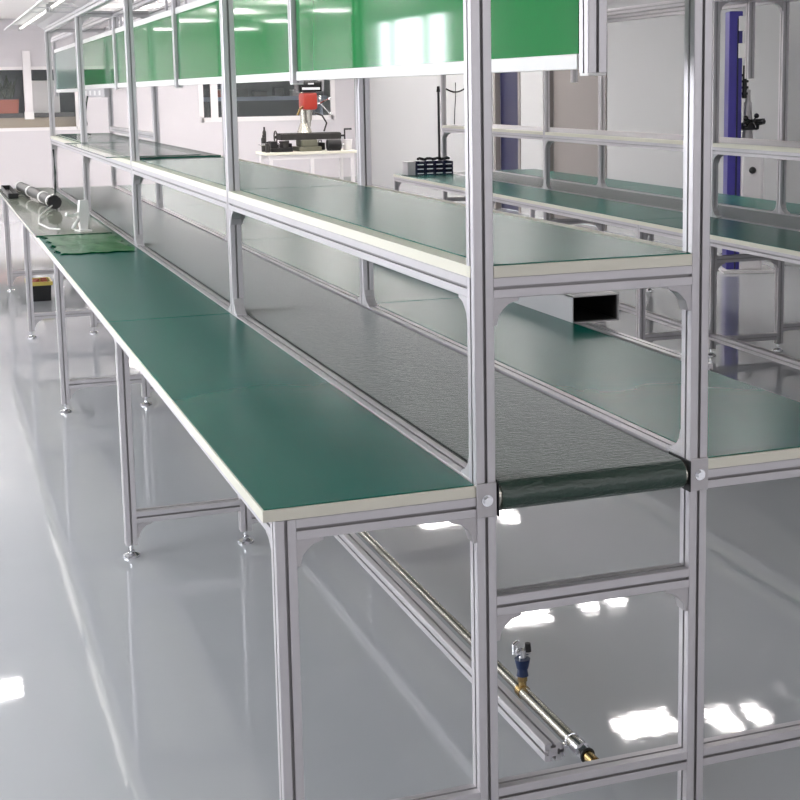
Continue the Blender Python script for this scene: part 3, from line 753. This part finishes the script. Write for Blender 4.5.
# stuff in the room beyond: counters, planter, boards
t = thing('shelf_unit', 'pale blue shelf across the far room seen through the back right window', 'shelf', (4.5, 22.2, 0))
bm = bmesh.new(); box(bm, (-1.3, -.2, 1.40), (1.3, .2, 1.47), .004); link('shelf_plank', bm, M['lightblue'], t)
for s in (-1.2, 1.2):
    bm = bmesh.new(); box(bm, (s-.03, -.15, 0), (s+.03, .15, 1.40)); link('upright', bm, M['lightblue'], t)
rr = random.Random(3)
for j in range(5):
    t = thing('storage_box', ['reddish box at the left of the shelf in the far room', 'flat dark case on the far room shelf', 'dark case second from the left on the far room shelf', 'black low box on the far room shelf behind the drill', 'grey box at the right of the far room shelf'][j], 'box', (3.95+.33*j, 22.15, 1.471))
    w, h = rr.uniform(.08, .13), rr.uniform(.07, .16)
    bm = bmesh.new(); box(bm, (-w, -.1, 0), (w, .1, h), .006); link('box_body', bm, [M['terra'], M['black'], M['iron'], M['blackg'], M['zinc']][j], t)
    bm = bmesh.new(); box(bm, (-w*1.03, -.104, h), (w*1.03, .104, h+.02), .004); link('lid', bm, [M['brown'], M['iron'], M['black'], M['black'], M['white']][j], t)
# counter seen through left window
t = thing('counter', 'tan counter with dark top behind the left back window', 'counter', (0, 21.6, 0))
bm = bmesh.new(); box(bm, (-2, -.25, 0), (1.9, .35, 1.20), .004); link('counter_body', bm, M['brown'], t)
bm = bmesh.new(); box(bm, (-2.05, -.28, 1.20), (1.95, .38, 1.27), .004); link('counter_top', bm, M['darkcount'], t)
t = thing('planter', 'terracotta planter box with dark plant behind the left back window', 'planter', (.22, 21.6, 1.2705))
bm = bmesh.new(); prism(bm, [(-.26, 0), (.26, 0), (.28, .22), (-.28, .22)], 'y', -.1, .1); pb = link('planter_box', bm, M['terra'], t)
bm = bmesh.new()
for j in range(60):
    a = rr.uniform(0, 2*PI); l = rr.uniform(.12, .42); x = rr.uniform(-.12, .2)
    p = Vector((x, rr.uniform(-.06, .06), .22)); e = p+Vector((.35*l*math.cos(a), .35*l*math.sin(a), l)); m_ = p.lerp(e, .55)+Vector((0, 0, .03))
    s = Vector((-math.sin(a), math.cos(a), 0))*.025
    v = [bm.verts.new(p), bm.verts.new(m_+s), bm.verts.new(e), bm.verts.new(m_-s), bm.verts.new(m_+Vector((0, 0, -.012)))]
    bm.faces.new((v[0], v[1], v[2], v[3])); bm.faces.new((v[0], v[4], v[1])); bm.faces.new((v[1], v[4], v[2])); bm.faces.new((v[2], v[4], v[3])); bm.faces.new((v[3], v[4], v[0]))
link('foliage', bm, M['leaf'], t)
t = thing('water_cooler', 'white upright cabinet behind the left back window, beside the planter', 'cabinet', (.94, 21.62, 1.2705))
bm = bmesh.new(); box(bm, (-.24, -.12, 0), (.20, .12, .52), .01); link('cabinet_body', bm, M['white'], t)
bm = bmesh.new(); box(bm, (-.22, -.128, .03), (.18, -.1205, .49), .004); link('cabinet_door', bm, M['whitem'], t)
t = thing('pillar_box', 'pale grey square duct fixed on the back wall beside the left window', 'duct', (.60, YB-.001, 1.30))
bm = bmesh.new(); box(bm, (-.05, -.12, 0), (.07, 0, .95), .006); link('duct_body', bm, M['whitem'], t)
bm = bmesh.new(); box(bm, (-.06, -.13, -.12), (.08, 0, 0), .006); link('duct_shoe', bm, M['white'], t)
# baseboards
for nm, a, b in (('baseboard_back', (XL_, YB-.012, 0), (XR_, YB, .08)),):
    slab(nm, a, b, M['wallg'])

# ceiling panels
pl = []
pl += [(3.36, 5.56), (4.0, 5.42), (3.40, 7.70), (4.15, 7.78), (3.66, 10.45), (4.29, 10.28)]
for y in (13.2, 16.5, 19.5):
    for x in (3.4, 4.1): pl.append((x, y))
pl.append((-.77, 7.8))
for y in (2.5, 5.5, 8.5, 11.5, 14, 16.5, 19): pl += [(-3.2, y)]  # panels added to light the left faces of the frame
for y in (14, 16.5, 19): pl += [(-2.0, y)]  # added to brighten the back left
for y in (13, 14.5, 16, 17.5, 19): pl += [(-.9, y+.7), (1.9, y), (5.1, y)]  # more panels added to brighten the back walls and floor
for y in (-3, ): pl += [(1.2, y), (4, y)]
for j, (x, y) in enumerate(pl):
    drop = .22 if y > 11 else 0.  # back panels lowered so their glow also reaches the ceiling
    t = thing('ceiling_light', 'added white led panel hung on two rods to brighten the back of the room' if drop else 'white led ceiling panel fixed flush to the pale ceiling', 'light', (x, y, ZC-.03-drop), 0,
              'added hung light panels' if drop else 'ceiling light panels')
    bm = bmesh.new()
    for a, b in (((-.23, -.16, 0), (-.21, .16, .0295)), ((.21, -.16, 0), (.23, .16, .0295)), ((-.21, -.16, 0), (.21, -.14, .0295)), ((-.21, .14, 0), (.21, .16, .0295))): box(bm, a, b)
    link('frame', bm, M['whitem'], t)
    bm = bmesh.new(); box(bm, (-.21, -.14, .008), (.21, .14, .014)); link('diffuser', bm, M['panel'], t)
    if drop:
        for q in (-.22, .22):
            bm = bmesh.new(); cyl(bm, (q, 0, .0295), (q, 0, .0295+drop), .004, None, 8); link('hanging_rod', bm, M['whitem'], t)

# =================================================================== world, camera, view
wd = bpy.data.worlds.new('World'); bpy.context.scene.world = wd; wd.use_nodes = True
wd.node_tree.nodes['Background'].inputs[0].default_value = (.9, .95, 1, 1); wd.node_tree.nodes['Background'].inputs[1].default_value = 1.0

yaw, pitch, roll = .3489, .1455, -.0153
f = Vector((math.sin(yaw)*math.cos(pitch), math.cos(yaw)*math.cos(pitch), -math.sin(pitch)))
r = f.cross(Vector((0, 0, 1))).normalized(); u = r.cross(f)
c, s = math.cos(roll), math.sin(roll)
r2 = c*r+s*u; u2 = -s*r+c*u
cam = bpy.data.cameras.new('Camera'); co = bpy.data.objects.new('Camera', cam); COL.objects.link(co)
co.matrix_world = Matrix(((r2.x, u2.x, -f.x, -.9739), (r2.y, u2.y, -f.y, -2.4687), (r2.z, u2.z, -f.z, 1.5758), (0, 0, 0, 1)))
cam.sensor_width = 36; cam.sensor_fit = 'HORIZONTAL'; cam.lens = 1408.88/800*36
cam.shift_x = -(442.76-400)/800; cam.shift_y = (294.16-400)/800
cam.clip_start = .05; cam.clip_end = 100
sc = bpy.context.scene; sc.camera = co
sc.view_settings.view_transform = 'Standard'; sc.view_settings.look = 'None'; sc.view_settings.gamma = 1; sc.view_settings.use_curve_mapping = False
sc.view_settings.exposure = 0.48
